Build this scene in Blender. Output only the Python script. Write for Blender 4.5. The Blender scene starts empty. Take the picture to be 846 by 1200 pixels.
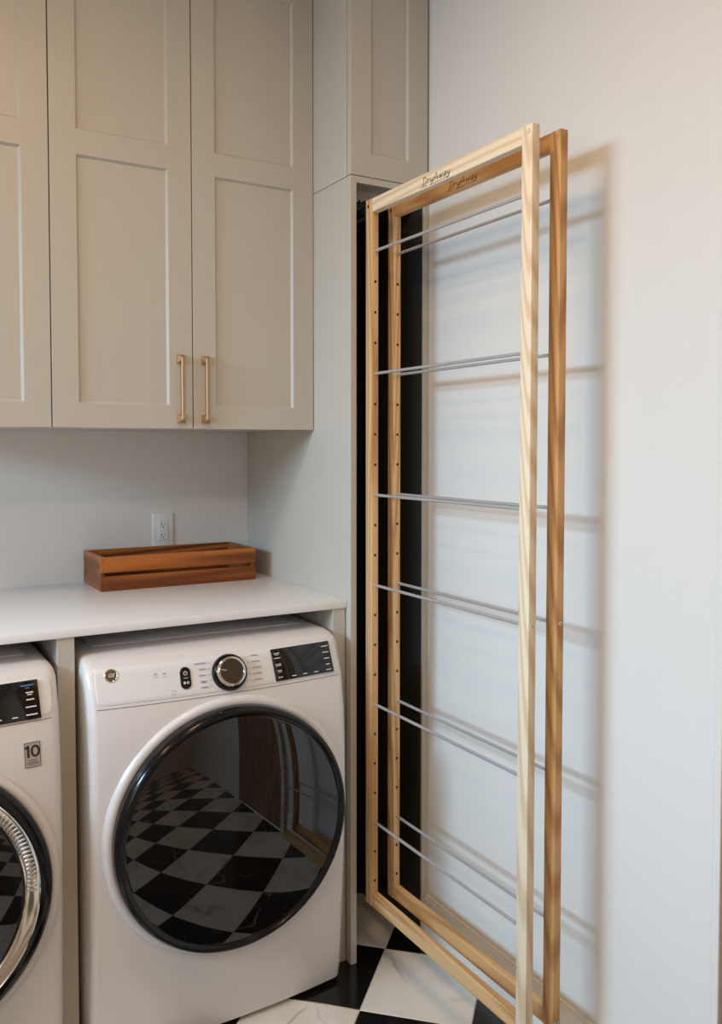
import bpy, bmesh, math, random
from mathutils import Vector, Matrix
random.seed(7)
S = bpy.context.scene
COL = S.collection
PI = math.pi
R = math.radians

# ------------------------------------------------------------------ camera
cam_d = bpy.data.cameras.new('camera')
cam = bpy.data.objects.new('camera', cam_d); COL.objects.link(cam)
cam.location = (-1.2542, -2.2165, 1.5456)
_a, _b, _c = R(30.7076), R(-2.2770), R(0.0301)
_f = Vector((math.sin(_a)*math.cos(_b), math.cos(_a)*math.cos(_b), math.sin(_b)))
_r = Vector((math.cos(_a), -math.sin(_a), 0)); _u = _r.cross(_f)
_r2 = _r*math.cos(_c) + _u*math.sin(_c); _u2 = -_r*math.sin(_c) + _u*math.cos(_c)
cam.rotation_euler = Matrix((_r2, _u2, -_f)).transposed().to_euler()
cam_d.sensor_fit = 'VERTICAL'; cam_d.sensor_height = 36.0
cam_d.lens = 1025.345*36.0/1200
cam_d.shift_x = -9.5476/1200; cam_d.shift_y = -36.9076/1200
cam_d.clip_start = 0.05
S.camera = cam

# ------------------------------------------------------------------ world and light
S.view_settings.view_transform = 'Standard'
S.view_settings.look = 'None'
S.view_settings.gamma = 1.0
S.view_settings.use_curve_mapping = False
S.view_settings.exposure = 0.0
wd = bpy.data.worlds.new('sky'); S.world = wd; wd.use_nodes = True
wd.node_tree.nodes['Background'].inputs[0].default_value = (0.72, 0.85, 1.0, 1)
wd.node_tree.nodes['Background'].inputs[1].default_value = 1.0

def area(name, loc, target, sx, sy, power, col, shape='RECTANGLE', spread=180):
    l = bpy.data.lights.new(name, 'AREA'); l.shape = shape; l.size = sx; l.size_y = sy
    l.energy = power; l.color = col; l.spread = R(spread)
    o = bpy.data.objects.new(name, l); COL.objects.link(o); o.location = loc
    d = Vector(target) - Vector(loc)
    o.rotation_euler = d.to_track_quat('-Z', 'Y').to_euler()
    return o
# daylight through the high window in the left wall
area('window_daylight', (-3.52, -0.75, 2.25), (0, -0.75, 0.90), 1.25, 0.42, 20, (0.48, 0.75, 1.0), spread=74)
# soft cool fill, added at an invented large window farther along the wall
area('window_daylight_large', (-3.52, -2.55, 1.70), (-0.4, 0.2, 1.25), 1.30, 1.35, 13, (0.80, 0.90, 1.0))
# warm recessed ceiling lamps
WARM = (1.0, 0.665, 0.37)
LAMPS = [(-0.95, -0.95), (-2.25, -0.95), (-0.95, -2.9), (-2.25, -2.9)]
LAMP_W = 12.3
LAMP_AT = ['over the floor in front of the dryer', 'over the floor beyond the washer', 'near the rear wall and the wooden door', 'near the rear wall and the window wall']

# ------------------------------------------------------------------ materials
def srgb(r, g, b):
    f = lambda c: (c/255/12.92) if c/255 <= 0.04045 else ((c/255+0.055)/1.055)**2.4
    return (f(r), f(g), f(b), 1)
def new_mat(name):
    m = bpy.data.materials.new(name); m.use_nodes = True
    nt = m.node_tree; b = nt.nodes['Principled BSDF']
    return m, nt, b
def plain(name, col, rough=0.5, metal=0.0, spec=0.5, noise=0.03, bump=0.0, nscale=40, coat=0.0, rvar=0.0):
    """painted / metal / plastic: a base colour with faint procedural variation"""
    m, nt, b = new_mat(name)
    tc = nt.nodes.new('ShaderNodeTexCoord')
    n = nt.nodes.new('ShaderNodeTexNoise'); n.inputs['Scale'].default_value = nscale; n.inputs['Detail'].default_value = 4
    nt.links.new(tc.outputs['Object'], n.inputs['Vector'])
    r = nt.nodes.new('ShaderNodeValToRGB')
    c = col if len(col) == 4 else (*col, 1)
    r.color_ramp.elements[0].color = tuple(max(0, v*(1-noise)) for v in c[:3]) + (1,)
    r.color_ramp.elements[1].color = tuple(min(1, v*(1+noise)) for v in c[:3]) + (1,)
    nt.links.new(n.outputs['Fac'], r.inputs['Fac']); nt.links.new(r.outputs['Color'], b.inputs['Base Color'])
    b.inputs['Roughness'].default_value = rough; b.inputs['Metallic'].default_value = metal
    b.inputs['Specular IOR Level'].default_value = spec
    b.inputs['Coat Weight'].default_value = coat; b.inputs['Coat Roughness'].default_value = 0.03
    if bump:
        bp = nt.nodes.new('ShaderNodeBump'); bp.inputs['Strength'].default_value = bump; bp.inputs['Distance'].default_value = 0.002
        n2 = nt.nodes.new('ShaderNodeTexNoise'); n2.inputs['Scale'].default_value = nscale*6; n2.inputs['Detail'].default_value = 3
        nt.links.new(tc.outputs['Object'], n2.inputs['Vector'])
        nt.links.new(n2.outputs['Fac'], bp.inputs['Height']); nt.links.new(bp.outputs['Normal'], b.inputs['Normal'])
    return m
def wood(name, light, dark, axis='z', scale=1.0, rough=0.5, contrast=(0.35, 0.7), rings=70.0, spec=0.35, along=0.0):
    """straight and flame grain running along one axis"""
    m, nt, b = new_mat(name)
    tc = nt.nodes.new('ShaderNodeTexCoord'); mp = nt.nodes.new('ShaderNodeMapping')
    k = {'x': (0.55, 9, 9), 'y': (9, 0.55, 9), 'z': (9, 9, 0.55)}[axis]
    mp.inputs['Scale'].default_value = tuple(v*scale for v in k)
    oi = nt.nodes.new('ShaderNodeObjectInfo'); sh = nt.nodes.new('ShaderNodeMath'); sh.operation = 'MULTIPLY'; sh.inputs[1].default_value = 37
    nt.links.new(oi.outputs['Random'], sh.inputs[0])
    ad = nt.nodes.new('ShaderNodeVectorMath'); ad.operation = 'ADD'
    nt.links.new(tc.outputs['Object'], mp.inputs['Vector']); nt.links.new(mp.outputs['Vector'], ad.inputs[0]); nt.links.new(sh.outputs[0], ad.inputs[1])
    g0 = nt.nodes.new('ShaderNodeTexNoise'); g0.inputs['Scale'].default_value = 1.0; g0.inputs['Detail'].default_value = 1.2; g0.inputs['Roughness'].default_value = 0.35
    nt.links.new(ad.outputs[0], g0.inputs['Vector'])
    gm = nt.nodes.new('ShaderNodeMath'); gm.operation = 'MULTIPLY'; gm.inputs[1].default_value = rings
    nt.links.new(g0.outputs['Fac'], gm.inputs[0])
    sp = nt.nodes.new('ShaderNodeSeparateXYZ'); nt.links.new(tc.outputs['Object'], sp.inputs[0])
    la = nt.nodes.new('ShaderNodeMath'); la.operation = 'MULTIPLY_ADD'; la.inputs[1].default_value = along
    nt.links.new(sp.outputs[axis.upper()], la.inputs[0]); nt.links.new(gm.outputs[0], la.inputs[2])
    gs = nt.nodes.new('ShaderNodeMath'); gs.operation = 'SINE'; nt.links.new(la.outputs[0], gs.inputs[0])
    wv = nt.nodes.new('ShaderNodeMath'); wv.operation = 'MULTIPLY_ADD'; wv.inputs[1].default_value = 0.5; wv.inputs[2].default_value = 0.5
    nt.links.new(gs.outputs[0], wv.inputs[0])
    mp2 = nt.nodes.new('ShaderNodeMapping'); mp2.inputs['Scale'].default_value = tuple(v*scale*(34 if v > 2 else 7) for v in k)
    nt.links.new(tc.outputs['Object'], mp2.inputs['Vector'])
    nz = nt.nodes.new('ShaderNodeTexNoise'); nz.inputs['Scale'].default_value = 1; nz.inputs['Detail'].default_value = 5
    nt.links.new(mp2.outputs['Vector'], nz.inputs['Vector'])
    mx = nt.nodes.new('ShaderNodeMix'); mx.data_type = 'FLOAT'; mx.inputs['Factor'].default_value = 0.35
    nt.links.new(wv.outputs[0], mx.inputs['A']); nt.links.new(nz.outputs['Fac'], mx.inputs['B'])
    r = nt.nodes.new('ShaderNodeValToRGB')
    r.color_ramp.elements[0].position = contrast[0]; r.color_ramp.elements[1].position = contrast[1]
    r.color_ramp.elements[0].color = dark; r.color_ramp.elements[1].color = light
    nt.links.new(mx.outputs['Result'], r.inputs['Fac']); nt.links.new(r.outputs['Color'], b.inputs['Base Color'])
    b.inputs['Roughness'].default_value = rough; b.inputs['Specular IOR Level'].default_value = spec
    bp = nt.nodes.new('ShaderNodeBump'); bp.inputs['Strength'].default_value = 0.12; bp.inputs['Distance'].default_value = 0.001
    nt.links.new(mx.outputs['Result'], bp.inputs['Height']); nt.links.new(bp.outputs['Normal'], b.inputs['Normal'])
    return m
def marble(name, base, cloud, vein, width, rough):
    m, nt, b = new_mat(name)
    tc = nt.nodes.new('ShaderNodeTexCoord'); oi = nt.nodes.new('ShaderNodeObjectInfo')
    sh = nt.nodes.new('ShaderNodeMath'); sh.operation = 'MULTIPLY'; sh.inputs[1].default_value = 61
    nt.links.new(oi.outputs['Random'], sh.inputs[0])
    ad = nt.nodes.new('ShaderNodeVectorMath'); ad.operation = 'ADD'
    nt.links.new(tc.outputs['Object'], ad.inputs[0]); nt.links.new(sh.outputs[0], ad.inputs[1])
    n1 = nt.nodes.new('ShaderNodeTexNoise'); n1.inputs['Scale'].default_value = 2.1; n1.inputs['Detail'].default_value = 4; n1.inputs['Roughness'].default_value = 0.42; n1.inputs['Distortion'].default_value = 0.25
    nt.links.new(ad.outputs[0], n1.inputs['Vector'])
    # thin veins where the noise crosses one half
    s = nt.nodes.new('ShaderNodeMath'); s.operation = 'SUBTRACT'; s.inputs[1].default_value = 0.5
    nt.links.new(n1.outputs['Fac'], s.inputs[0])
    a = nt.nodes.new('ShaderNodeMath'); a.operation = 'ABSOLUTE'; nt.links.new(s.outputs[0], a.inputs[0])
    mr = nt.nodes.new('ShaderNodeMapRange'); mr.inputs['From Min'].default_value = 0.0; mr.inputs['From Max'].default_value = width
    mr.inputs['To Min'].default_value = 1.0; mr.inputs['To Max'].default_value = 0.0
    nt.links.new(a.outputs[0], mr.inputs['Value'])
    n2 = nt.nodes.new('ShaderNodeTexNoise'); n2.inputs['Scale'].default_value = 5.0; n2.inputs['Detail'].default_value = 3
    nt.links.new(ad.outputs[0], n2.inputs['Vector'])
    mm = nt.nodes.new('ShaderNodeMapRange'); mm.inputs['From Min'].default_value = 0.42; mm.inputs['From Max'].default_value = 0.62
    nt.links.new(n2.outputs['Fac'], mm.inputs['Value'])
    ml = nt.nodes.new('ShaderNodeMath'); ml.operation = 'MULTIPLY'
    nt.links.new(mr.outputs['Result'], ml.inputs[0]); nt.links.new(mm.outputs['Result'], ml.inputs[1])
    m1 = nt.nodes.new('ShaderNodeMix'); m1.data_type = 'RGBA'; m1.inputs['A'].default_value = base; m1.inputs['B'].default_value = cloud
    nt.links.new(mm.outputs['Result'], m1.inputs['Factor'])
    m2 = nt.nodes.new('ShaderNodeMix'); m2.data_type = 'RGBA'; m2.inputs['B'].default_value = vein
    nt.links.new(ml.outputs[0], m2.inputs['Factor']); nt.links.new(m1.outputs['Result'], m2.inputs['A'])
    nt.links.new(m2.outputs['Result'], b.inputs['Base Color'])
    b.inputs['Roughness'].default_value = rough
    return m

M = {}
M['wall'] = plain('wall_paint', srgb(223, 220, 215), 0.75, noise=0.012, bump=0.08, nscale=30, spec=0.25)
M['ceiling'] = plain('ceiling_paint', srgb(232, 229, 222), 0.85, noise=0.01)
M['trim'] = plain('trim_paint', srgb(224, 221, 214), 0.45, noise=0.01)
M['cab'] = plain('sage_grey_paint', srgb(191, 186, 176), 0.42, noise=0.02, bump=0.03, nscale=25, spec=0.4)
M['cab_in'] = plain('cabinet_dark_liner', srgb(44, 42, 38), 0.7, noise=0.05)  # dark colour that stands in for shade inside the rack cabinet
M['gap'] = plain('shadow_gap', srgb(40, 38, 34), 0.9)
M['counter'] = plain('white_quartz', srgb(237, 239, 243), 0.3, noise=0.012, nscale=120)
M['white'] = plain('white_enamel', srgb(219, 215, 213), 0.28, noise=0.008, coat=0.25)
M['white_matte'] = plain('white_plastic', srgb(221, 220, 220), 0.4, noise=0.008)
M['seam'] = plain('seam_grey', srgb(120, 114, 108), 0.6)
M['blackgloss'] = plain('black_gloss_plastic', srgb(9, 9, 11), 0.14, noise=0.05, spec=0.4)
M['glass'] = plain('smoked_door_glass', srgb(9, 8, 8), 0.02, noise=0.02, spec=0.8)
M['display'] = plain('black_display_glass', srgb(12, 12, 14), 0.08, noise=0.02, spec=0.6)
M['rubber'] = plain('black_rubber', srgb(24, 24, 24), 0.7)
M['chrome'] = plain('chrome', srgb(228, 226, 224), 0.1, metal=1.0, noise=0.02)
M['knobface'] = plain('dark_brushed_steel', srgb(96, 88, 80), 0.32, metal=1.0, noise=0.15, nscale=90)
M['print_white'] = plain('white_print', srgb(225, 225, 225), 0.6)
M['print_grey'] = plain('grey_print', srgb(150, 144, 140), 0.6)
M['print_dark'] = plain('dark_print', srgb(48, 44, 44), 0.6)
M['print_blue'] = plain('blue_print', srgb(70, 120, 165), 0.6)
M['badge'] = plain('badge_grey', srgb(176, 168, 164), 0.5)
M['brass'] = plain('champagne_brass', srgb(196, 156, 118), 0.42, metal=1.0, noise=0.03)
M['steel'] = plain('satin_steel_rod', srgb(192, 192, 194), 0.35, metal=0.5, noise=0.03)
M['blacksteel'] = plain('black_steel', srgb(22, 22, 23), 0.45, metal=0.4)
M['bolt'] = plain('zinc_bolt', srgb(170, 172, 178), 0.3, metal=1.0)
M['hole'] = plain('hole_dark', srgb(62, 36, 18), 0.9)
M['ink'] = plain('dark_brown_ink', srgb(52, 40, 30), 0.8)
M['plate'] = plain('outlet_white', srgb(228, 226, 222), 0.35, noise=0.01)
M['grout'] = plain('pale_grout', srgb(205, 196, 184), 0.9, bump=0.1)
LA = dict(light=srgb(236, 217, 189), dark=srgb(212, 180, 142), contrast=(0.05, 0.6), rings=70)
LM = dict(light=srgb(214, 174, 126), dark=srgb(178, 130, 82), contrast=(0.1, 0.62), rings=95)
LB = dict(light=srgb(212, 168, 114), dark=srgb(170, 118, 72), contrast=(0.05, 0.6), rings=70)
M['ash_z'] = wood('pale_ash_upright', axis='z', along=34, **LA)
M['ash_y'] = wood('pale_ash_rail', axis='y', **LA)
M['mid_z'] = wood('light_honey_upright', axis='z', **LM)
M['mid_y'] = wood('light_honey_rail', axis='y', **LM)
M['honey_z'] = wood('honey_ash_upright', axis='z', along=40, **LB)
M['honey_y'] = wood('honey_ash_rail', axis='y', **LB)
M['crate'] = wood('amber_pine_slat', srgb(176, 104, 46), srgb(104, 52, 20), 'x', 1.3, 0.45, (0.15, 0.75), 30)
M['crate_end'] = wood('amber_pine_end', srgb(168, 106, 62), srgb(116, 66, 34), 'y', 0.9, 0.5, (0.1, 0.8), 26)
M['doorwood'] = wood('tan_door_wood', srgb(150, 116, 88), srgb(128, 94, 68), 'z', 0.6, 0.4)
M['tile_w'] = marble('white_marble', srgb(226, 219, 209), srgb(214, 205, 194), srgb(165, 157, 148), 0.014, 0.22)
M['tile_b'] = marble('black_marble', srgb(17, 17, 18), srgb(24, 24, 25), srgb(160, 158, 154), 0.006, 0.16)

# ------------------------------------------------------------------ mesh helpers
def box(bm, x0, x1, y0, y1, z0, z1, bev=0.0, seg=2):
    vs = [bm.verts.new((x, y, z)) for x in (x0, x1) for y in (y0, y1) for z in (z0, z1)]
    q = [(0, 1, 3, 2), (4, 6, 7, 5), (0, 4, 5, 1), (2, 3, 7, 6), (0, 2, 6, 4), (1, 5, 7, 3)]
    fs = [bm.faces.new([vs[i] for i in f]) for f in q]
    if bev:
        es = list({e for f in fs for e in f.edges})
        bmesh.ops.bevel(bm, geom=es, offset=bev, segments=seg, affect='EDGES', profile=0.5)
def bx(*a, **k):
    bm = bmesh.new(); box(bm, *a, **k); return bm
def cyl(bm, p0, p1, r0, r1=None, n=20, cap=True):
    r1 = r0 if r1 is None else r1
    p0 = Vector(p0); p1 = Vector(p1); d = (p1-p0).normalized()
    a = d.orthogonal().normalized(); b = d.cross(a)
    A = [bm.verts.new(p0 + (a*math.cos(t)+b*math.sin(t))*r0) for t in (2*PI*i/n for i in range(n))]
    B = [bm.verts.new(p1 + (a*math.cos(t)+b*math.sin(t))*r1) for t in (2*PI*i/n for i in range(n))]
    for i in range(n):
        bm.faces.new((A[i], A[(i+1) % n], B[(i+1) % n], B[i]))
    if cap:
        bm.faces.new(A[::-1]); bm.faces.new(B)
def lathe(bm, prof, n=64, close=False):
    """revolve (radius, out) around local w axis: local coords (u right, v up, w out)"""
    rings = []
    for r, w in prof:
        if r < 1e-6: rings.append([bm.verts.new((0, 0, w))])
        else: rings.append([bm.verts.new((r*math.cos(2*PI*i/n), r*math.sin(2*PI*i/n), w)) for i in range(n)])
    if close: rings.append(rings[0])
    for A, B in zip(rings, rings[1:]):
        for i in range(n):
            j = (i+1) % n
            if len(A) == 1 and len(B) == 1: continue
            if len(A) == 1: bm.faces.new((A[0], B[i], B[j]))
            elif len(B) == 1: bm.faces.new((A[i], A[j], B[0]))
            else: bm.faces.new((A[i], A[j], B[j], B[i]))
def ribbon(bm, pts, w, z0=0.0, th=0.0003):
    """flat stroke in the local (u, v) plane"""
    n = len(pts); L = []; Rr = []
    for i, p in enumerate(pts):
        a = Vector(pts[max(i-1, 0)]); b = Vector(pts[min(i+1, n-1)]); d = (b-a)
        d = d.normalized() if d.length > 1e-9 else Vector((1, 0)); nn = Vector((-d.y, d.x))*w/2
        L.append(bm.verts.new((p[0]+nn.x, p[1]+nn.y, z0+th))); Rr.append(bm.verts.new((p[0]-nn.x, p[1]-nn.y, z0+th)))
    for i in range(n-1): bm.faces.new((L[i], Rr[i], Rr[i+1], L[i+1]))
def origin_of(p):
    while p.parent: p = p.parent
    return Vector(p.location)
def obj(name, bm, mat, parent=None, smooth=None, xf=None, kind=None, label=None):
    if xf is not None: bm.transform(xf)
    if parent is not None: bm.transform(Matrix.Translation(-origin_of(parent)))
    bmesh.ops.recalc_face_normals(bm, faces=bm.faces)
    me = bpy.data.meshes.new(name); bm.to_mesh(me); bm.free()
    me.materials.append(M[mat])
    if smooth is not None:
        for p in me.polygons: p.use_smooth = True
        me.set_sharp_from_angle(angle=R(smooth))
    o = bpy.data.objects.new(name, me); COL.objects.link(o)
    if parent is not None: o.parent = parent
    if kind: o['kind'] = kind
    if label: o['label'] = label
    return o
def thing(name, label, cat, loc, group=None):
    o = bpy.data.objects.new(name, None); COL.objects.link(o); o.location = loc; o.empty_display_size = 0.05
    o['label'] = label; o['category'] = cat
    if group: o['group'] = group
    return o
def tag(o, label, cat, group=None):
    o['label'] = label; o['category'] = cat
    if group: o['group'] = group
    return o
def copy_piece(src, parent, loc):
    o = src.copy(); COL.objects.link(o); o.parent = parent; o.location = loc; return o
def text_bm(s, size, depth=0.0003, shear=0.0, bold=0.0):
    cu = bpy.data.curves.new('t', 'FONT'); cu.body = s; cu.size = size; cu.align_x = 'CENTER'; cu.align_y = 'CENTER'
    cu.extrude = depth; cu.shear = shear; cu.offset = bold; cu.resolution_u = 3
    o = bpy.data.objects.new('t', cu); COL.objects.link(o)
    bpy.context.view_layer.update()
    me = bpy.data.meshes.new_from_object(o.evaluated_get(bpy.context.evaluated_depsgraph_get()))
    bm = bmesh.new(); bm.from_mesh(me)
    bpy.data.objects.remove(o); bpy.data.curves.remove(cu); bpy.data.meshes.remove(me)
    return bm
def frame_at(p, u, v):
    """matrix taking local (u right, v up, w out) to world"""
    u = Vector(u).normalized(); v = Vector(v); w = u.cross(v).normalized(); v = w.cross(u)
    m = Matrix((u, v, w)).transposed().to_4x4(); m.translation = Vector(p); return m

# ------------------------------------------------------------------ dimensions (metres)
XR = 0.274           # right wall
YB = 0.770           # back wall
XL, YN, ZCEIL = -3.60, -4.60, 3.02
YU = 0.2335          # upper cabinet fronts
ZU = 1.5947          # their underside
ZS = 2.3246          # seam above the tall cabinet
ZC = 1.09            # counter top
DW = 0.3925          # door pitch

# ------------------------------------------------------------------ the room
floor = obj('floor', bx(XL, XR, YN, YB, -0.06, -0.0016), 'grout', kind='structure')
P0 = Vector((0.1334, 0.0220)); TS = 0.3045
E1 = Vector((1, 1))/math.sqrt(2); E2 = Vector((1, -1))/math.sqrt(2)
def clip(poly):
    for ax, lim, sg in ((0, XL, 1), (0, XR, -1), (1, YN, 1), (1, YB, -1)):
        out = []
        for i in range(len(poly)):
            a, b = poly[i-1], poly[i]; da = (a[ax]-lim)*sg; db = (b[ax]-lim)*sg
            if (da >= 0) != (db >= 0): out.append(a + (b-a)*(da/(da-db)))
            if db >= 0: out.append(b)
        poly = out
        if len(poly) < 3: return []
    return poly
def tile_bm(poly):
    bm = bmesh.new()
    c = sum(poly, Vector((0, 0)))/len(poly)
    t = [bm.verts.new((p.x, p.y, 0.0)) for p in poly]; b = [bm.verts.new((p.x, p.y, -0.010)) for p in poly]
    bm.faces.new(t); bm.faces.new(b[::-1]); n = len(poly)
    for i in range(n): bm.faces.new((t[i], t[(i+1) % n], b[(i+1) % n], b[i]))
    es = [e for e in bm.edges if e.verts[0].co.z > -1e-6 and e.verts[1].co.z > -1e-6]
    bmesh.ops.bevel(bm, geom=es, offset=0.0008, segments=1, affect='EDGES')
    return bm
g = 0.0011
full = {}
for i in range(-22, 22):
    for j in range(-22, 22):
        c0 = P0 + E1*(i*TS) + E2*(j*TS)
        q = [c0 + E1*a + E2*b for a, b in ((g, g), (TS-g, g), (TS-g, TS-g), (g, TS-g))]
        # tiles lie from the cabinets out to the middle of the room
        pc = clip(q)
        if len(pc) < 3: continue
        ar = abs(sum(pc[k-1].x*pc[k].y - pc[k].x*pc[k-1].y for k in range(len(pc))))/2
        if ar < 0.0006: continue
        mat = 'tile_w' if (i+j) % 2 else 'tile_b'
        ctr = c0 + (E1+E2)*(TS/2)
        if ar > (TS-2*g)**2*0.999:
            if mat not in full:
                full[mat] = obj('tile', tile_bm([p-ctr for p in q]), mat, floor); full[mat].location = (ctr.x, ctr.y, 0)
            else: copy_piece(full[mat], floor, (ctr.x, ctr.y, 0))
        else:
            t = obj('tile', tile_bm([p-ctr for p in pc]), mat, floor); t.location = (ctr.x, ctr.y, 0)

obj('ceiling', bx(XL, XR, YN, YB, ZCEIL, ZCEIL+0.1), 'ceiling', kind='structure')
obj('wall_back', bx(XL-0.12, XR+0.12, YB, YB+0.12, -0.06, ZCEIL+0.1), 'wall', kind='structure')
YD0, YD1 = -1.068, -1.93      # door opening in the right wall
wr = bmesh.new()
box(wr, XR, XR+0.12, YD0, YB, -0.06, ZCEIL+0.1)
box(wr, XR, XR+0.12, YN, YD1, -0.06, ZCEIL+0.1)
box(wr, XR, XR+0.12, YD1, YD0, 2.60, ZCEIL+0.1)
obj('wall_right', wr, 'wall', kind='structure')
WINS = [(-1.40, -0.10, 2.02, 2.48), (-3.25, -1.85, 1.00, 2.40)]     # high window, large window added for the fill light (y0, y1, z0, z1)
wl = bmesh.new(); ys = [YN, -3.25, -1.85, -1.40, -0.10, YB]
for ya, yb_ in zip(ys, ys[1:]):
    w_ = [w for w in WINS if w[0] == ya]
    if w_:
        box(wl, XL-0.12, XL, ya, yb_, -0.06, w_[0][2]); box(wl, XL-0.12, XL, ya, yb_, w_[0][3], ZCEIL+0.1)
    else: box(wl, XL-0.12, XL, ya, yb_, -0.06, ZCEIL+0.1)
obj('wall_left', wl, 'wall', kind='structure')
obj('wall_rear', bx(XL-0.12, XR+0.12, YN-0.12, YN, -0.06, ZCEIL+0.1), 'wall', kind='structure')
for k, (a, b, c, d) in enumerate(WINS):
    wf = bmesh.new()
    for q in ((a, a+0.02, c, d), (b-0.02, b, c, d), (a, b, c, c+0.02), (a, b, d-0.02, d)): box(wf, XL-0.10, XL-0.02, *q)
    obj('window_%d' % (k+1), wf, 'trim', kind='structure')  # the second frame surrounds the opening added for fill light
bb = bmesh.new(); box(bb, XR-0.012, XR, YD0+0.004, -0.001, 0, 0.136); box(bb, XR-0.008, XR, YD0+0.004, -0.001, 0.136, 0.144)
obj('baseboard_right', bb, 'trim', kind='structure')
tr = bmesh.new(); box(tr, XR-0.010, XR+0.05, YD0-0.001, YD0+0.018, 0, 2.62, 0.003)
obj('trim_1', tr, 'trim', kind='structure')
dr = obj('door_1', bx(XR+0.002, XR+0.045, YD1+0.004, YD0-0.004, 0.006, 2.596, 0.002), 'doorwood', kind='structure')

# recessed ceiling lamps
for k, (lx, ly) in enumerate(LAMPS):
    t = thing('ceiling_lamp', 'round recessed warm ceiling lamp ' + LAMP_AT[k], 'lamp', (lx, ly, ZCEIL), 'recessed ceiling lamps')
    rb = bmesh.new(); lathe(rb, [(0.175, 0.0), (0.205, 0.0), (0.208, 0.004), (0.175, 0.010)], 48, close=True)
    obj('rim', rb, 'trim', t, 40, frame_at((lx, ly, ZCEIL), (1, 0, 0), (0, -1, 0)))
    l = bpy.data.lights.new('lamp_light', 'AREA'); l.shape = 'DISK'; l.size = 0.34; l.energy = LAMP_W; l.color = WARM
    lo = bpy.data.objects.new('lamp_light', l); COL.objects.link(lo); lo.location = (lx, ly, ZCEIL-0.012)

# ------------------------------------------------------------------ cabinets
def shaker_door(parent, x0, x1, yf, z0, z1, panels, stile=0.069, th=0.020, handle=None):
    """one painted door: stiles and rails proud of recessed panels; panels = [(z0, z1), ...]"""
    bm = bmesh.new(); e = 0.0008
    box(bm, x0, x0+stile, yf, yf+th, z0, z1, e, 1); box(bm, x1-stile, x1, yf, yf+th, z0, z1, e, 1)
    zz = [z0] + [v for p in panels for v in p] + [z1]
    for k in range(0, len(zz), 2):
        box(bm, x0+stile-e, x1-stile+e, yf+0.0001, yf+th, zz[k], zz[k+1], 0)
    a0, a1 = x0+stile, x1-stile; sl = 0.0055
    for p, q in panels:
        o = [bm.verts.new(v) for v in ((a0, yf+0.0006, p), (a1, yf+0.0006, p), (a1, yf+0.0006, q), (a0, yf+0.0006, q))]
        n_ = [bm.verts.new(v) for v in ((a0+sl, yf+0.0082, p+sl), (a1-sl, yf+0.0082, p+sl), (a1-sl, yf+0.0082, q-sl), (a0+sl, yf+0.0082, q-sl))]
        m_ = [bm.verts.new(v) for v in ((a0-0.002, yf+0.012, p-0.002), (a1+0.002, yf+0.012, p-0.002), (a1+0.002, yf+0.012, q+0.002), (a0-0.002, yf+0.012, q+0.002))]
        k_ = [bm.verts.new(v) for v in ((a0-0.002, yf+0.0008, p-0.002), (a1+0.002, yf+0.0008, p-0.002), (a1+0.002, yf+0.0008, q+0.002), (a0-0.002, yf+0.0008, q+0.002))]
        L4 = [o, n_, m_, k_, o]
        for A, B in zip(L4, L4[1:]):
            for i in range(4): bm.faces.new((A[i], A[(i+1) % 4], B[(i+1) % 4], B[i]))
    d = obj('door', bm, 'cab', parent)
    for a, b in panels:
        obj('panel', bx(x0+stile-0.004, x1-stile+0.004, yf+0.0085, yf+0.0145, a-0.004, b+0.004), 'cab', d)
    return d
def pull(door, x, yf, z0, z1):
    """brass bar pull on two square pyramid feet"""
    bm = bmesh.new(); s = 0.0120
    for zc in (z0+s, z1-s):
        L4 = []
        for k, y in ((1, yf), (1, yf-0.005), (0.36, yf-0.024)):
            L4.append([bm.verts.new((x+sx*s*k, y, zc+sz*s*k)) for sx, sz in ((-1, -1), (1, -1), (1, 1), (-1, 1))])
        for A, B in zip(L4, L4[1:]):
            for i in range(4): bm.faces.new((A[i], A[(i+1) % 4], B[(i+1) % 4], B[i]))
        bm.faces.new(L4[0][::-1]); bm.faces.new(L4[-1])
    # bar with a ridge along its front
    pr = [(-0.0052, -0.0135), (-0.0052, -0.0222), (-0.0030, -0.0258), (0.0052, -0.0236), (0.0052, -0.0135)]
    A = [bm.verts.new((x+a, yf+b, z0+s-0.003)) for a, b in pr]; B = [bm.verts.new((x+a, yf+b, z1-s+0.003)) for a, b in pr]
    for i in range(5): bm.faces.new((A[i], A[(i+1) % 5], B[(i+1) % 5], B[i]))
    bm.faces.new(A[::-1]); bm.faces.new(B)
    return obj('handle', bm, 'brass', door, label='champagne brass bar pull')
ZD1 = 2.954
pan = [(1.661, 2.3285), (2.3955, 2.886)]
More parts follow.
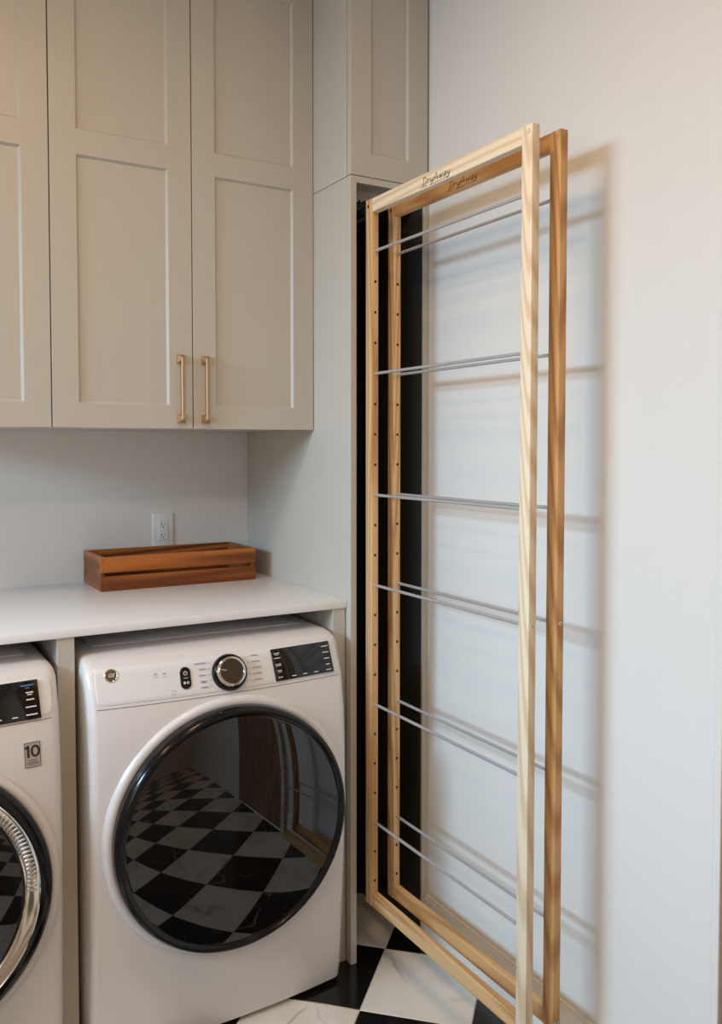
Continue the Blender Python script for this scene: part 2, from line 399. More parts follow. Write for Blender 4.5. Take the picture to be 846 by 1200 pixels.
def upper_unit(x1, label, hands, nd=2):
    x0 = x1 - nd*DW
    t = thing('wall_cabinet', label, 'cabinet', ((x0+x1)/2, YB, ZU), 'grey wall cabinets over the counter')
    bm = bmesh.new()
    y0 = YU + 0.022
    box(bm, x0+0.001, x0+0.019, y0, YB-0.001, ZU+0.001, ZCEIL-0.002); box(bm, x1-0.019, x1-0.001, y0, YB-0.001, ZU+0.001, ZCEIL-0.002)
    box(bm, x0+0.019, x1-0.019, y0, YB-0.001, ZU+0.001, ZU+0.019); box(bm, x0+0.019, x1-0.019, y0, YB-0.001, ZCEIL-0.06, ZCEIL-0.002)
    box(bm, x0+0.019, x1-0.019, YB-0.012, YB-0.001, ZU+0.019, ZCEIL-0.06)
    box(bm, x0+0.019, x1-0.019, y0+0.001, y0+0.02, ZU+0.019, ZU+0.05); 
    obj('body', bm, 'cab', t)
    obj('fascia', bx(x0+0.0012, x1-0.0012, YU+0.002, YU+0.022, ZD1+0.003, ZCEIL-0.002), 'cab', t)
    for k in range(nd):
        a = x0 + k*DW + 0.0016; b = x0 + (k+1)*DW - 0.0016
        d = shaker_door(t, a, b, YU, ZU, ZD1, pan)
        if hands: pull(d, (b-0.035) if k == 0 else (a+0.0355), YU, 1.611, 1.806)
    return t
upper_unit(-0.0005, 'grey shaker wall cabinet with two brass handles, beside the tall cabinet side', True)
upper_unit(-0.0005-2*DW, 'grey shaker wall cabinet above the washer, next to the brass-handled cabinet', False, 1)

# tall cabinet that holds the pull-out racks
TP = 0.0195
t = thing('tall_rack_cabinet', 'tall narrow open grey cabinet holding the pull-out drying racks', 'cabinet', (XR/2, YB/2, 0))
obj('side_panel', bx(0, TP, 0, YB-0.001, 0, ZS-0.0008, 0.0006, 1), 'cab', t)
obj('side_panel', bx(XR-TP, XR-0.001, 0, YB-0.001, 0, ZS-0.0008, 0.0006, 1), 'cab', t)
obj('back_panel', bx(TP, XR-TP, 0.56, 0.575, 0.0, 2.30), 'blacksteel', t, label='dark back panel')  # coloured dark to deepen the shade inside the cabinet
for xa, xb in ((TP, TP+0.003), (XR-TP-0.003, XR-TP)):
    obj('liner', bx(xa, xb, 0.008, 0.56, 0.0, 2.30), 'cab_in', t, label='dark inside liner')  # dark sheets added on both inner sides to imitate shade
obj('front_rail', bx(TP, XR-TP, 0.0005, 0.020, 2.305, ZS-0.0008), 'cab', t)
obj('top_panel', bx(TP, XR-TP, 0.020, YB-0.012, 2.306, ZS-0.0008), 'cab', t)
obj('track_rail', bx(TP, XR-TP, 0.075, 0.093, 2.278, 2.306), 'cab', t)
for xx in (0.050, 0.064):
    bm = bmesh.new(); cyl(bm, (xx, 0.052, 2.268), (xx, 0.047, 2.268), 0.004, 0.0022, 12); cyl(bm, (xx, 0.075, 2.268), (xx, 0.052, 2.268), 0.0025, n=8)
    obj('track_bolt', bm, 'bolt', t, 40)
obj('track_bracket', bx(TP, XR-TP, 0.070, 0.076, 2.2585, 2.278), 'blacksteel', t)
# small cabinet above it
t = thing('top_cabinet', 'small grey shaker cabinet above the tall rack cabinet', 'cabinet', (XR/2, YB/2, ZS))
bm = bmesh.new()
box(bm, 0, 0.019, 0.0225, YB-0.001, ZS+0.0008, ZCEIL-0.002); box(bm, XR-0.020, XR-0.001, 0.0225, YB-0.001, ZS+0.0008, ZCEIL-0.002)
box(bm, 0.019, XR-0.020, 0.0225, YB-0.001, ZS+0.0008, ZS+0.02); box(bm, 0.019, XR-0.020, 0.0225, YB-0.001, ZCEIL-0.06, ZCEIL-0.002)
obj('body', bm, 'cab', t)
obj('fascia', bx(0.0005, XR-0.006, 0.002, 0.0225, ZD1+0.003, ZCEIL-0.002), 'cab', t)
shaker_door(t, 0.0003, XR-0.0065, 0.0, ZS+0.0016, ZD1, [(2.394, 2.886)])

# counter and the uprights that carry it
tag(obj('countertop', bx(-1.62, -0.0008, 0.0225, YB-0.001, ZC-0.0224, ZC, 0.0018, 2), 'counter', None, 40),
    'white stone countertop spanning the washer and dryer', 'countertop')
tag(obj('support_panel', bx(-0.8206, -0.7788, 0.028, YB-0.001, 0, ZC-0.0224, 0.001, 1), 'cab'),
    'grey upright panel between the washer and the dryer', 'panel')
tag(obj('support_panel', bx(-0.0455, -0.0030, 0.028, YB-0.001, 0, ZC-0.0224, 0.001, 1), 'cab'),
    'grey upright panel between the dryer and the tall cabinet', 'panel')
tag(obj('support_panel', bx(-1.62, -1.578, 0.028, YB-0.001, 0, ZC-0.0224, 0.001, 1), 'cab'),
    'grey upright panel at the washer end of the counter', 'panel')

# ------------------------------------------------------------------ washer and dryer
HW = 0.3555
KZ = [(0.014, -.045), (0.06, -.052), (0.18, -.062), (0.3, -.070), (0.45, -.078), (0.6, -.083), (0.7, -.081), (0.8, -.076), (0.902, -.061), (0.945, -.044), (0.985, -.028), (0.998, -.015), (1.006, 0.001), (1.012, .022), (1.0155, .05)]
def prof(z):
    if z <= KZ[0][0]: return KZ[0][1]
    for (a, ya), (b, yb) in zip(KZ, KZ[1:]):
        if z <= b: return ya + (yb-ya)*(z-a)/(b-a)
    return KZ[-1][1]
def front(dx, z):
    q = dx/HW
    return prof(z) - 0.027*(1-q*q)
def front_round(dx, z, r=0.022):
    y = front(dx, z); e = abs(dx)-(HW-r)
    if e > 0: y += r*(1-math.sqrt(max(0, 1-(min(e, r)/r)**2)))
    return y
def surf(xc, dx, z, out=0.0):
    p = Vector((xc+dx, front(dx, z), z)); h = 0.004
    u = Vector((2*h, front(dx+h, z)-front(dx-h, z), 0)); v = Vector((0, front(dx, z+h)-front(dx, z-h), 2*h))
    m = frame_at(p, u, v); m.translation = p + m.to_3x3() @ Vector((0, 0, out)); return m
def machine_body(t, xc):
    bm = bmesh.new(); rings = []
    N = 40; r = 0.022; YK = 0.70
    for z, _ in KZ:
        sh = 0.0 if z < 0.985 else {0.985: 0.0, 0.998: 0.002, 1.006: 0.005, 1.012: 0.011, 1.0155: 0.022}[z]
        if z == KZ[0][0]: sh = 0.003
        k = (HW-sh)/HW
        xs = [-HW + r*(1-math.cos(PI/2*i/8)) for i in range(9)]
        xs += [-HW+r + (2*HW-2*r)*i/(N-16) for i in range(1, N-16)]
        xs += [HW - r*(1-math.cos(PI/2*i/8)) for i in range(8, -1, -1)]
        ring = [bm.verts.new((xc+x*k, front_round(x, z), z)) for x in xs]
        ring += [bm.verts.new((xc+HW*k, YK, z)), bm.verts.new((xc-HW*k, YK, z))]
        rings.append(ring)
    for A, B in zip(rings, rings[1:]):
        for i in range(len(A)):
            j = (i+1) % len(A); bm.faces.new((A[i], A[j], B[j], B[i]))
    bm.faces.new(rings[0][::-1]); bm.faces.new(rings[-1])
    obj('body', bm, 'white', t, 38)
    for sx in (-1, 1):
        for yy in (0.02, 0.62):
            b = bmesh.new(); cyl(b, (xc+sx*0.30, yy, 0.0), (xc+sx*0.30, yy, 0.018), 0.022, n=16)
            obj('foot', b, 'rubber', t, 40)
    tp = bx(xc-HW+0.05, xc+HW-0.05, 0.12, 0.66, 1.0150, 1.0185, 0.003, 2)
    obj('top_panel', tp, 'white', t, 40)
def shell(xc, x0, x1, z0, z1, r, out, nx=40, nz=8, th=0.004, edge=0.002):
    """rounded plate that follows the bowed front"""
    bm = bmesh.new()
    def col(x, o, ins):
        e = max(0, (x0+ins+r-x), x-(x1-ins-r)); e = min(e, r)
        c = r - math.sqrt(max(0, r*r-e*e)); a, b = z0+ins+c, z1-ins-c
        return [(x, a+(b-a)*i/nz, o) for i in range(nz+1)]
    def xs(ins):
        L = [x0+ins+r*(1-math.cos(PI/2*i/6)) for i in range(7)]
        L += [x0+ins+r+(x1-x0-2*ins-2*r)*i/(nx-14) for i in range(1, nx-14)]
        return L + [x1-ins-r*(1-math.cos(PI/2*i/6)) for i in range(6, -1, -1)]
    lay = []
    for o, ins in ((out-th, 0.0), (out-edge*0.6, 0.0), (out, edge)):
        g_ = []
        for x in xs(ins):
            row = []
            for (px, pz, po) in col(x, o, ins):
                m = surf(xc, px, pz, po); row.append(bm.verts.new(m.translation))
            g_.append(row)
        lay.append(g_)
    top = lay[-1]
    for A, B in zip(top, top[1:]):
        for i in range(nz): bm.faces.new((A[i], A[i+1], B[i+1], B[i]))
    def border(g_):
        return [c[0] for c in g_] + g_[-1][1:] + [c[-1] for c in g_[::-1]][1:] + g_[0][1:-1][::-1]
    for A, B in zip(lay, lay[1:]):
        a, b = border(A), border(B); n = len(a)
        for i in range(n): bm.faces.new((a[i], a[(i+1) % n], b[(i+1) % n], b[i]))
    for g_ in lay[:-1]:
        inner = [v for c in g_[1:-1] for v in c[1:-1]]
        for v in inner: bm.verts.remove(v)
    bmesh.ops.remove_doubles(bm, verts=bm.verts, dist=1e-6)
    return bm
def seam(t, xc):
    bm = bmesh.new(); n = 40
    for a in range(n):
        x0 = -HW+0.003+(2*HW-0.006)*a/n; x1 = -HW+0.003+(2*HW-0.006)*(a+1)/n
        f = lambda x, z, o: bm.verts.new((xc+x, front_round(x, z)-o, z))
        bm.faces.new((f(x0, 0.8990, 0.0006), f(x1, 0.8990, 0.0006), f(x1, 0.9005, 0.0006), f(x0, 0.9005, 0.0006)))
    bmesh.ops.remove_doubles(bm, verts=bm.verts, dist=1e-6)
    obj('seam', bm, 'seam', t)
def bars(items, m, th=0.0004):
    """little print marks: (u, v, width, height)"""
    bm = bmesh.new()
    for u, v, w, h in items: box(bm, u-w/2, u+w/2, v-h/2, v+h/2, 0, th)
    bm.transform(m); return bm
def door_ring(t, xc, zc, r, yb, yf, name='door_ring', mat='blackgloss'):
    bm = bmesh.new()
    d = yb-yf
    lathe(bm, [(r-0.004, 0), (r, 0.004), (r+0.001, d*0.5), (r-0.003, d*0.85), (r-0.008, d-0.001), (r-0.012, d), (r-0.016, d-0.002), (r-0.019, d-0.006), (r-0.03, d-0.010), (r-0.03, 0)], 96, close=True)
    return obj(name, bm, mat, t, 50, frame_at((xc, yb, zc), (1, 0, 0), (0, 0, 1)))

# dryer
XD = -0.4125
t = thing('dryer', 'white front-loading dryer with round smoked glass door and control dial', 'dryer', (XD, 0.3, 0))
machine_body(t, XD)
seam(t, XD)
cons = obj('console', shell(XD, -0.3335, 0.3385, 0.9075, 0.992, 0.016, 0.0022), 'white_matte', t, 35)
# white bezel that swells around the door
bm = bmesh.new()
ZD, RD = 0.5555, 0.3165
lathe(bm, [(RD+0.026, -0.03), (RD+0.019, 0.0), (RD+0.010, 0.0045), (RD+0.002, 0.004), (RD-0.01, 0.0), (RD-0.01, -0.03)], 96, close=True)
obj('door_surround', bm, 'white', t, 60, frame_at((XD+0.004, -0.098, ZD), (1, 0, 0), (0, 0, 1)))
ring = door_ring(t, XD+0.004, ZD, RD, -0.095, -0.142)
bm = bmesh.new()
rg = RD-0.0165
def dome(rr, rg): return (rg*rg-rr*rr)/(2*2.6) + 0.004*(1-(rr/rg)**6)
prf = []
for i in range(29):
    rr = rg*(1-i/28); prf.append((rr, dome(rr, rg)))
lathe(bm, prf[::-1] + [(prf[0][0], prf[0][1]-0.004), (0.0, prf[0][1]-0.004)], 96)
obj('door_glass', bm, 'glass', t, 80, frame_at((XD+0.004, -0.133, ZD), (1, 0, 0), (0, 0, 1)))
# display
m = surf(XD, 0.2255, 0.9505, 0.0030)
bm = bmesh.new(); box(bm, -0.093, 0.093, -0.0435, 0.0435, -0.006, 0.002, 0.0016, 2)
disp = obj('display', bm, 'display', t, 40, m)
mm = m @ Matrix.Translation((0, 0, 0.0021))
it = [(-0.079, v, w, 0.0019) for v, w in ((0.031, 0.018), (0.018, 0.020), (0.001, 0.018), (-0.016, 0.014), (-0.034, 0.014))]
it += [(-0.079, 0.027, 0.012, 0.0018), (-0.079, -0.003, 0.016, 0.0016), (-0.078, -0.020, 0.010, 0.0016)]
it += [(0.076, v, w, 0.0022) for v, w in ((0.030, 0.022), (0.013, 0.020), (-0.004, 0.018), (-0.021, 0.012), (-0.036, 0.016))]
it += [(u, -0.036, 0.013, 0.0022) for u in (-0.037, -0.002, 0.034)]
obj('display_print', bars(it, mm), 'print_white', disp, kind='stuff')
# dial
m = surf(XD, 0.0055, 0.9495, 0.0022)
bm = bmesh.new(); lathe(bm, [(0.0, -0.004), (0.048, -0.004), (0.0485, 0.004), (0.046, 0.010), (0.041, 0.012), (0.0, 0.012)], 64)
dial = obj('dial_base', bm, 'blackgloss', t, 40, m)
bm = bmesh.new(); lathe(bm, [(0.040, 0.010), (0.0395, 0.016), (0.038, 0.021), (0.0355, 0.0225), (0.0325, 0.0225), (0.0310, 0.0205), (0.0310, 0.010)], 64, close=True)
dk = obj('dial', bm, 'chrome', t, 40, m)
bm = bmesh.new(); lathe(bm, [(0.0, 0.0212), (0.0315, 0.0206), (0.0315, 0.012), (0.0, 0.012)], 64)
obj('dial_face', bm, 'knobface', dk, 40, m)
bm = bmesh.new(); box(bm, -0.0006, 0.0006, 0.014, 0.030, 0.0207, 0.0216); bm.transform(Matrix.Rotation(R(75), 4, 'Z'))
obj('dial_pointer', bm, 'print_white', dk, None, m)
# cycle names either side of the dial
it = []
for k, (w) in enumerate((0.030, 0.018, 0.016, 0.017, 0.020)):
    it.append((-0.062-w/2-0.004*(2-abs(k-2))*0.5, 0.033-k*0.0155, w, 0.0020)); it.append((-0.054, 0.032-k*0.0150, 0.006, 0.0008))
for k, (w) in enumerate((0.020, 0.022, 0.026, 0.024, 0.024)):
    it.append((0.066+w/2, 0.036-k*0.0160, w, 0.0020)); it.append((0.056, 0.035-k*0.0155, 0.006, 0.0008))
it.append((-0.074, -0.016, 0.012, 0.0016))
obj('console_print', bars(it, m @ Matrix.Translation((0, 0, 0.0004))), 'print_grey', cons, kind='stuff')
# power and start buttons
m = surf(XD, -0.1125, 0.9495, 0.0022)
def pill(bm, hw, hh, w0, w1):
    pts = [(hw*math.cos(a), (hh-hw)+hw*math.sin(a)) for a in (PI*i/10 for i in range(11))]
    pts += [(hw*math.cos(a), -(hh-hw)+hw*math.sin(a)) for a in (PI+PI*i/10 for i in range(11))]
    A = [bm.verts.new((x, y, w0)) for x, y in pts]; B = [bm.verts.new((x, y, w1)) for x, y in pts]; n = len(A)
    for i in range(n): bm.faces.new((A[i], A[(i+1) % n], B[(i+1) % n], B[i]))
    bm.faces.new(A[::-1]); bm.faces.new(B)
bm = bmesh.new(); pill(bm, 0.0150, 0.0295, -0.003, 0.0012); bz = obj('button_bezel', bm, 'chrome', t, 40, m)
bm = bmesh.new(); pill(bm, 0.0132, 0.0277, -0.002, 0.0026); bt = obj('power_button', bm, 'blackgloss', t, 40, m)
bm = bmesh.new(); arc = [(0.0048*math.cos(a), 0.0125+0.0048*math.sin(a)) for a in (R(125+290*i/16) for i in range(17))]
ribbon(bm, arc, 0.0013, 0.0027); ribbon(bm, [(0, 0.0125), (0, 0.0190)], 0.0013, 0.0027)
ribbon(bm, [(-0.006, -0.0155), (-0.006, -0.0085)], 0.0014, 0.0027)
a = [bm.verts.new(p) for p in ((-0.0045, -0.0160, 0.003), (0.0005, -0.0120, 0.003), (-0.0045, -0.0080, 0.003))]; bm.faces.new(a)
for u in (0.0030, 0.0062): ribbon(bm, [(u, -0.0155), (u, -0.0085)], 0.0016, 0.0027)
ribbon(bm, [(-0.006, 0.0), (0.006, 0.0)], 0.0010, 0.0027)
obj('button_symbol', bm, 'print_white', bt, None, m)
# wifi marks and small square
m = surf(XD, -0.1760, 0.9625, 0.0024)
bm = bmesh.new()
for u0, rr in ((-0.011, 0.006), (0.011, 0.005)):
    ribbon(bm, [(u0+rr*math.cos(a), rr*math.sin(a)) for a in (R(30+120*i/8) for i in range(9))], 0.0012)
    ribbon(bm, [(u0+rr*0.5*math.cos(a), rr*0.5*math.sin(a)) for a in (R(30+120*i/8) for i in range(9))], 0.0012)
    ribbon(bm, [(u0-0.006, -0.004), (u0+0.006, -0.004)], 0.0010)
obj('console_symbol', bm, 'print_grey', cons, None, m)
m = surf(XD, -0.1465, 0.9190, 0.0024)
bm = bmesh.new(); q = 0.005
for a, b in (((-q, -q), (q, -q)), ((q, -q), (q, q)), ((q, q), (-q, q)), ((-q, q), (-q, -q))): ribbon(bm, [a, b], 0.0008)
obj('console_symbol', bm, 'print_grey', cons, None, m)
# round maker's medallion with script letters
def medallion(t, m):
    bm = bmesh.new(); lathe(bm, [(0.0, -0.002), (0.0165, -0.002), (0.0165, 0.0012), (0.0150, 0.0022), (0.0138, 0.0012), (0.0, 0.0012)], 48)
    o = obj('medallion', bm, 'chrome', t, 40, m)
    bm = bmesh.new(); lathe(bm, [(0.0136, 0.0013), (0.0, 0.0014)], 48); obj('medallion_face', bm, 'knobface', o, 40, m)
    bm = text_bm('GE', 0.0125, 0.0003, 0.3, 0.0); obj('medallion_letters', bm, 'print_white', o, None, m @ Matrix.Translation((0, 0, 0.0018)))
medallion(t, surf(XD, -0.2945, 0.9745, 0.0024))

# washer
XW = -1.1875
t = thing('washer', 'white front-loading washer with chrome-ringed black door at the counter end', 'washer', (XW, 0.3, 0))
machine_body(t, XW)
seam(t, XW)
cons = obj('console', shell(XW, -0.3335, 0.3385, 0.9075, 0.992, 0.016, 0.0022), 'white_matte', t, 35)
ZW, RW = 0.528, 0.322
bm = bmesh.new()
lathe(bm, [(RW+0.026, -0.03), (RW+0.019, 0.0), (RW+0.010, 0.0045), (RW+0.002, 0.004), (RW-0.01, 0.0), (RW-0.01, -0.03)], 96, close=True)
obj('door_surround', bm, 'white', t, 60, frame_at((XW+0.002, -0.096, ZW), (1, 0, 0), (0, 0, 1)))
FW = frame_at((XW+0.002, -0.092, ZW), (1, 0, 0), (0, 0, 1))
bm = bmesh.new(); lathe(bm, [(RW-0.004, 0), (RW, 0.006), (RW, 0.016), (RW-0.004, 0.026), (RW-0.012, 0.031), (RW-0.031, 0.033), (RW-0.031, 0)], 96, close=True)
obj('door_ring', bm, 'blackgloss', t, 50, FW)
bm = bmesh.new(); lathe(bm, [(RW-0.030, 0.0), (RW-0.030, 0.034), (RW-0.033, 0.036), (RW-0.036, 0.034), (RW-0.050, 0.031), (RW-0.058, 0.028), (RW-0.060, 0.031), (RW-0.063, 0.029), (RW-0.063, 0.0)], 128, close=True)
cr = obj('chrome_ring', bm, 'chrome', t, 30, FW)
ribm = None
bmr = bmesh.new(); box(bmr, -0.0024, 0.0024, -0.0105, 0.0105, -0.003, 0.003, 0.0016, 2)
for k in range(46):
    a = R(-1 + 2.15*k); rr = RW-0.047
    mx = FW @ Matrix.Rotation(a, 4, 'Z') @ Matrix.Translation((rr, 0, 0.0325)) @ Matrix.Rotation(-PI/2, 4, 'Z')
    if ribm is None:
        ribm = obj('grip_rib', bmr, 'chrome', None, 40); rib = ribm
    else:
        rib = ribm.copy(); COL.objects.link(rib)
    rib.parent = cr; rib.matrix_local = Matrix.Translation(-origin_of(t)) @ mx
bm = bmesh.new(); rg = RW-0.060; prf = []
for i in range(29):
    rr = rg*(1-i/28); prf.append((rr, dome(rr, rg)+0.022))
lathe(bm, prf[::-1] + [(prf[0][0], prf[0][1]-0.004), (0.0, prf[0][1]-0.004)], 96); obj('door_glass', bm, 'glass', t, 80, FW)
m = surf(XW, 0.2140, 0.9465, 0.0030)
bm = bmesh.new(); box(bm, -0.095, 0.095, -0.0455, 0.0455, -0.006, 0.002, 0.0016, 2)
disp = obj('display', bm, 'display', t, 40, m); mm = m @ Matrix.Translation((0, 0, 0.0021))
it = [(0.074, v, w, 0.0028) for v, w in ((0.017, 0.017), (0.0005, 0.018), (-0.0165, 0.024), (-0.0345, 0.026))] + [(0.074, 0.012, 0.011, 0.0020), (0.036, -0.036, 0.013, 0.0024), (0.0, -0.036, 0.013, 0.0024), (-0.036, -0.036, 0.013, 0.0024)]
it += [(-0.079, v, w, 0.0026) for v, w in ((0.031, 0.018), (0.014, 0.020), (-0.003, 0.018), (-0.020, 0.014), (-0.036, 0.014))]
obj('display_print', bars(it, mm), 'print_white', disp, kind='stuff')
obj('display_print', bars([(0.070, 0.034, 0.030, 0.0035), (0.070, 0.028, 0.010, 0.002)], mm), 'print_blue', disp, kind='stuff')
m = surf(XW, 0.0, 0.9495, 0.0022)
bm = bmesh.new(); lathe(bm, [(0.0, -0.004), (0.048, -0.004), (0.0485, 0.004), (0.046, 0.010), (0.041, 0.012), (0.0, 0.012)], 64); obj('dial_base', bm, 'blackgloss', t, 40, m)
bm = bmesh.new(); lathe(bm, [(0.040, 0.011), (0.0395, 0.020), (0.038, 0.027), (0.0355, 0.0295), (0.0, 0.028)], 64); obj('dial', bm, 'chrome', t, 40, m)
medallion(t, surf(XW, -0.2945, 0.9745, 0.0024))
# ten-year badge
m = surf(XW, 0.2870, 0.8250, 0.0008)
bm = bmesh.new(); box(bm, -0.0185, 0.0185, -0.0285, 0.0285, -0.001, 0.0006)
bd = obj('badge', bm, 'badge', t, None, m)
bm = bmesh.new(); ribbon(bm, [(-0.0095, -0.0065), (-0.0095, 0.0215)], 0.0058, 0.0008); ribbon(bm, [(-0.0165, 0.0155), (-0.0095, 0.0195)], 0.0050, 0.0008)
ribbon(bm, [(0.0065+0.0080*math.cos(a), 0.0075+0.0115*math.sin(a)) for a in (2*PI*i/24 for i in range(25))], 0.0052, 0.0008)
obj('badge_number', bm, 'print_dark', bd, None, m)
bm = bmesh.new()
for a, b in (((-.0175, -.0275), (.0175, -.0275)), ((.0175, -.0275), (.0175, .0275)), ((.0175, .0275), (-.0175, .0275)), ((-.0175, .0275), (-.0175, -.0275))): ribbon(bm, [a, b], 0.0012, 0.0007)
for v, w in ((-0.0125, 0.020), (-0.0175, 0.026), (-0.0215, 0.026)): ribbon(bm, [(-w/2, v), (w/2, v)], 0.0014, 0.0007)
obj('badge_print', bm, 'print_dark', bd, None, m)

# ------------------------------------------------------------------ pull-out drying racks
STROKES = {
 'D': (0.80, [[(0.1, 0), (0.1, 1)], [(-0.05, 0.98), (0.3, 1.0), (0.6, 0.85), (0.7, 0.55), (0.58, 0.2), (0.3, 0.02), (-0.05, 0.0)]]),
 'r': (0.42, [[(0.05, 0.6), (0.05, 0)], [(0.05, 0.35), (0.2, 0.58), (0.38, 0.55)]]),
 'y': (0.55, [[(0.05, 0.6), (0.1, 0.2), (0.25, 0.1), (0.42, 0.25)], [(0.48, 0.6), (0.40, 0.0), (0.25, -0.32), (0.02, -0.3)]]),
 'A': (0.92, [[(-0.08, 0), (0.42, 1.0)], [(0.42, 1.0), (0.80, 0)], [(0.08, 0.34), (0.80, 0.34)]]),
 'w': (0.72, [[(0.02, 0.6), (0.14, 0.02), (0.32, 0.5), (0.46, 0.02), (0.66, 0.62)]]),
 'a': (0.58, [[(0.45, 0.55), (0.2, 0.6), (0.04, 0.32), (0.12, 0.04), (0.3, 0.06), (0.46, 0.5), (0.46, 0.05), (0.54, 0.0)]])}
def lettering(parent, xface, ystart, zbase, h, length):
    bm = bmesh.new(); u = 0; W = sum(STROKES[c][0]+0.10 for c in 'DryAway'); k = length/W
    for c in 'DryAway':
        w, st = STROKES[c]
        for s in st:
            q = [Vector(((u+px)*k + py*h*0.22, py*h)) for px, py in s]
            for a, b in zip(q, q[1:]):
                e = (b-a).normalized()*0.0004; ribbon(bm, [a-e, b+e], 0.0014)
        u += w+0.10
    ribbon(bm, [(-0.012, -0.0035), (0.022, -0.0045)], 0.0011); ribbon(bm, [(0.034, -0.0060), (length*0.95, -0.0040)], 0.0010)
    obj('lettering', bm, 'ink', parent, None, frame_at((xface-0.0001, ystart, zbase), (0, -1, 0), (0, 0, 1)), label='dark brown handwritten-style DryAway lettering')
FT, FWD, ZB, ZT, RH = 0.0219, 0.0355, 0.197, 2.248, 0.040
HZ0, HDZ = 2.1005, 0.08708
RODS = (0, 4, 8, 11, 15, 19)
def rack(x, yn, yf, vz, vf, vt, vb, label):
    """yn: outer end, yf: inner face of the upright nearest the cabinet"""
    t = thing('drying_rack', label, 'drying rack', (x+FT/2, yf+FWD, ZB), 'pull-out drying racks')
    b = 0.0022
    near = bx(x, x+FT, yn, yn+FWD, ZB, ZT, b, 2); far = bx(x, x+FT, yf, yf+FWD, ZB, ZT, b, 2)
    pn = obj('upright', near, vz, t, 40); pf = obj('upright', far, vf, t, 40)
    obj('rail', bx(x+0.0004, x+FT-0.0004, yn+FWD-0.0005, yf+0.0005, ZT-RH, ZT-0.0008, 0.0015, 1), vt, t, 40)
    obj('rail', bx(x+0.0004, x+FT-0.0004, yn+FWD-0.0005, yf+0.0005, ZB+0.0008, ZB+RH, 0.0015, 1), vb, t, 40)
    rod = hol = None; O = origin_of(t)
    for i in range(22):
        z = HZ0 - i*HDZ; c = Vector((x+FT/2, 0, z))
        if i in RODS:
            if rod is None:
                bm = bmesh.new(); cyl(bm, (0, yn+FWD-0.008, 0), (0, yf+0.008, 0), 0.0042, n=16)
                rod = obj('rod', bm, 'steel', None, 40); rod.parent = t; rod.location = Vector((c.x-O.x, -O.y, c.z-O.z))
            else: copy_piece(rod, t, Vector((c.x-O.x, -O.y, c.z-O.z)))
        else:
            for yy, sg in ((yf, -1), (yn+FWD, 1)):
                if hol is None:
                    bm = bmesh.new(); cyl(bm, (0, -0.0003, 0), (0, 0.0003, 0), 0.0041, n=14)
                    hol = obj('peg_hole', bm, 'hole', None); hol.parent = t; hol.location = Vector((c.x, yy, z))-O
                else: copy_piece(hol, t, Vector((c.x, yy, z))-O)
    for yy, zz, mt in ((yn+FWD*0.33, ZT-0.016, 'print_grey'), (yf+FWD*0.6, ZT-0.020, 'hole')):
        bm = bmesh.new(); cyl(bm, (x-0.0004, yy, zz), (x+0.001, yy, zz), 0.0048, n=18); pl = obj('screw', bm, mt, t, 40)
        bm = bmesh.new(); cyl(bm, (x-0.0006, yy, zz), (x, yy, zz), 0.0034, n=18); obj('screw_head', bm, vz if mt != 'hole' else 'rubber', pl, 40)
    bm = bmesh.new(); cyl(bm, (x+FT*0.5, yn-0.0006, 1.143), (x+FT*0.5, yn+0.001, 1.143), 0.0042, n=18); pl = obj('screw', bm, 'print_white', t, 40)
    bm = bmesh.new(); cyl(bm, (x+FT*0.5, yn-0.0008, 1.143), (x+FT*0.5, yn, 1.143), 0.0018, n=12); obj('screw_head', bm, 'print_dark', pl, 40)
    for k in (-1, 1):
        bm = bmesh.new(); cyl(bm, (x+FT*0.5+k*0.0045, yn-0.0006, ZB+0.018), (x+FT*0.5+k*0.0045, yn+0.001, ZB+0.018), 0.003, n=12); obj('screw', bm, 'bolt', t, 40)
    for zc in (ZT-0.024, ZB+0.022):
        obj('slide', bx(x+0.004, x+FT-0.004, yf+FWD-0.002, 0.558, zc-0.010, zc+0.010), 'blacksteel', t, label='black steel slide')
    lettering(t, x, -0.316 if x < 0.08 else -0.325, 2.2175, 0.0185, 0.122)
    return t
rack(0.0350, -0.7395, -0.0614, 'ash_z', 'mid_z', 'ash_y', 'mid_y', 'pale ash drying rack with steel rods, the one farther from the wall')
rack(0.1125, -0.7449, -0.0586, 'honey_z', 'mid_z', 'mid_y', 'honey_y', 'honey-toned ash drying rack with steel rods, the one nearer the wall')

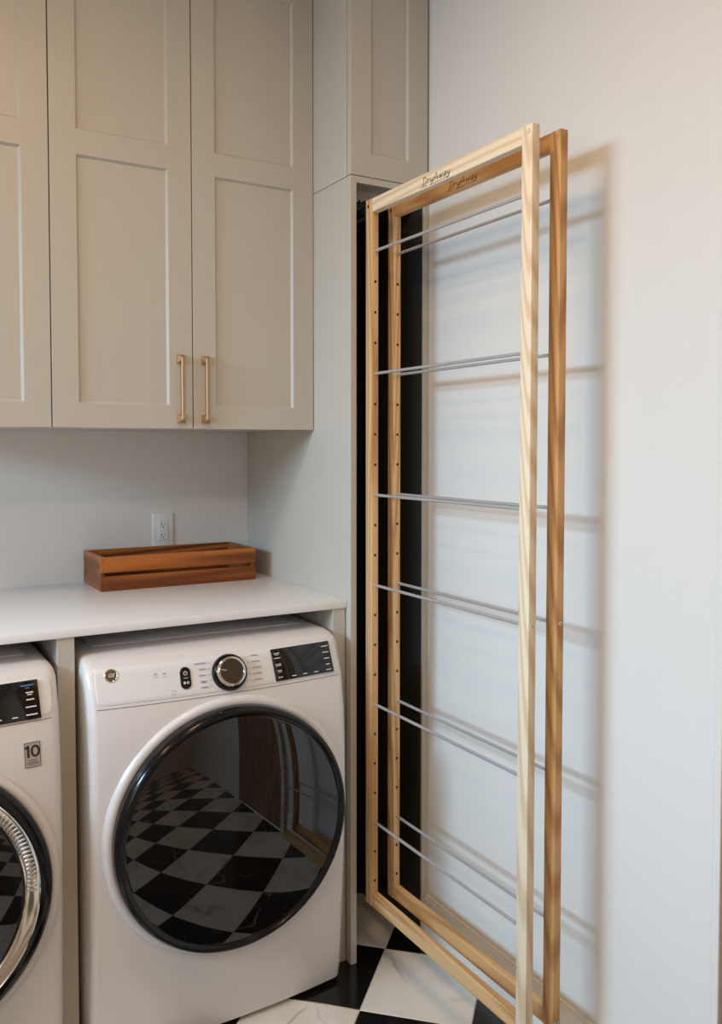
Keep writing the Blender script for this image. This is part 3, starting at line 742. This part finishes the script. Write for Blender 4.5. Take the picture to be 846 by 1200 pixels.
# ------------------------------------------------------------------ crate and outlet
X0, X1, Y0, Y1 = -0.590, -0.070, 0.535, 0.762
t = thing('wooden_crate', 'long low amber wooden slatted crate on the white countertop', 'crate', ((X0+X1)/2, (Y0+Y1)/2, ZC))
H = 0.1075
obj('end_board', bx(X0+0.0015, X0+0.014, Y0+0.009, Y1-0.009, ZC, ZC+H, 0.001, 1), 'crate_end', t)
obj('end_board', bx(X1-0.014, X1-0.0015, Y0+0.009, Y1-0.009, ZC, ZC+H, 0.001, 1), 'crate_end', t)
for z0, z1 in ((0.0, 0.0465), (0.0580, H)):
    s = obj('slat', bx(X0, X1, Y0, Y0+0.0092, ZC+z0, ZC+z1, 0.001, 1), 'crate', t)
    for xx in (X0+0.008, X1-0.008):
        for zz in (0.28, 0.72):
            bm = bmesh.new(); cyl(bm, (xx, Y0-0.0003, ZC+z0+(z1-z0)*zz), (xx, Y0+0.001, ZC+z0+(z1-z0)*zz), 0.0016, n=10); obj('nail', bm, 'hole', s)
obj('back_board', bx(X0, X1, Y1-0.0092, Y1, ZC, ZC+H, 0.001, 1), 'crate', t)
obj('bottom_board', bx(X0+0.014, X1-0.014, Y0+0.0092, Y1-0.0092, ZC+0.001, ZC+0.009), 'crate', t)

t = thing('wall_outlet', 'white double wall outlet behind the wooden crate', 'outlet', (-0.319, YB, 1.252))
ox, oz = -0.319, 1.2525
obj('cover_plate', bx(ox-0.0375, ox+0.0375, YB-0.006, YB, oz-0.0590, oz+0.0590, 0.003, 3), 'plate', t, 40)
face = obj('receptacle', bx(ox-0.0165, ox+0.0165, YB-0.0085, YB-0.0055, oz-0.0335, oz+0.0335, 0.001, 1), 'plate', t)
for k in (-1, 1):
    zc = oz + k*0.0185
    for dx, hh in ((-0.0060, 0.0042), (0.0060, 0.0034)):
        obj('slot', bx(ox+dx-0.0011, ox+dx+0.0011, YB-0.0089, YB-0.0084, zc+0.001-hh, zc+0.001+hh), 'print_dark', face)
    bm = bmesh.new(); cyl(bm, (ox, YB-0.0089, zc-0.0085), (ox, YB-0.0084, zc-0.0085), 0.0024, n=12); obj('ground_hole', bm, 'print_dark', face)
for dz in (-0.0035, 0.0035):
    obj('test_button', bx(ox-0.0075, ox+0.0075, YB-0.0095, YB-0.0084, oz+dz-0.0024, oz+dz+0.0024, 0.0004, 1), 'plate', face)
for dz in (-0.048, 0.048):
    bm = bmesh.new(); cyl(bm, (ox, YB-0.0068, oz+dz), (ox, YB-0.0058, oz+dz), 0.003, n=14); obj('screw', bm, 'plate', t, 40)
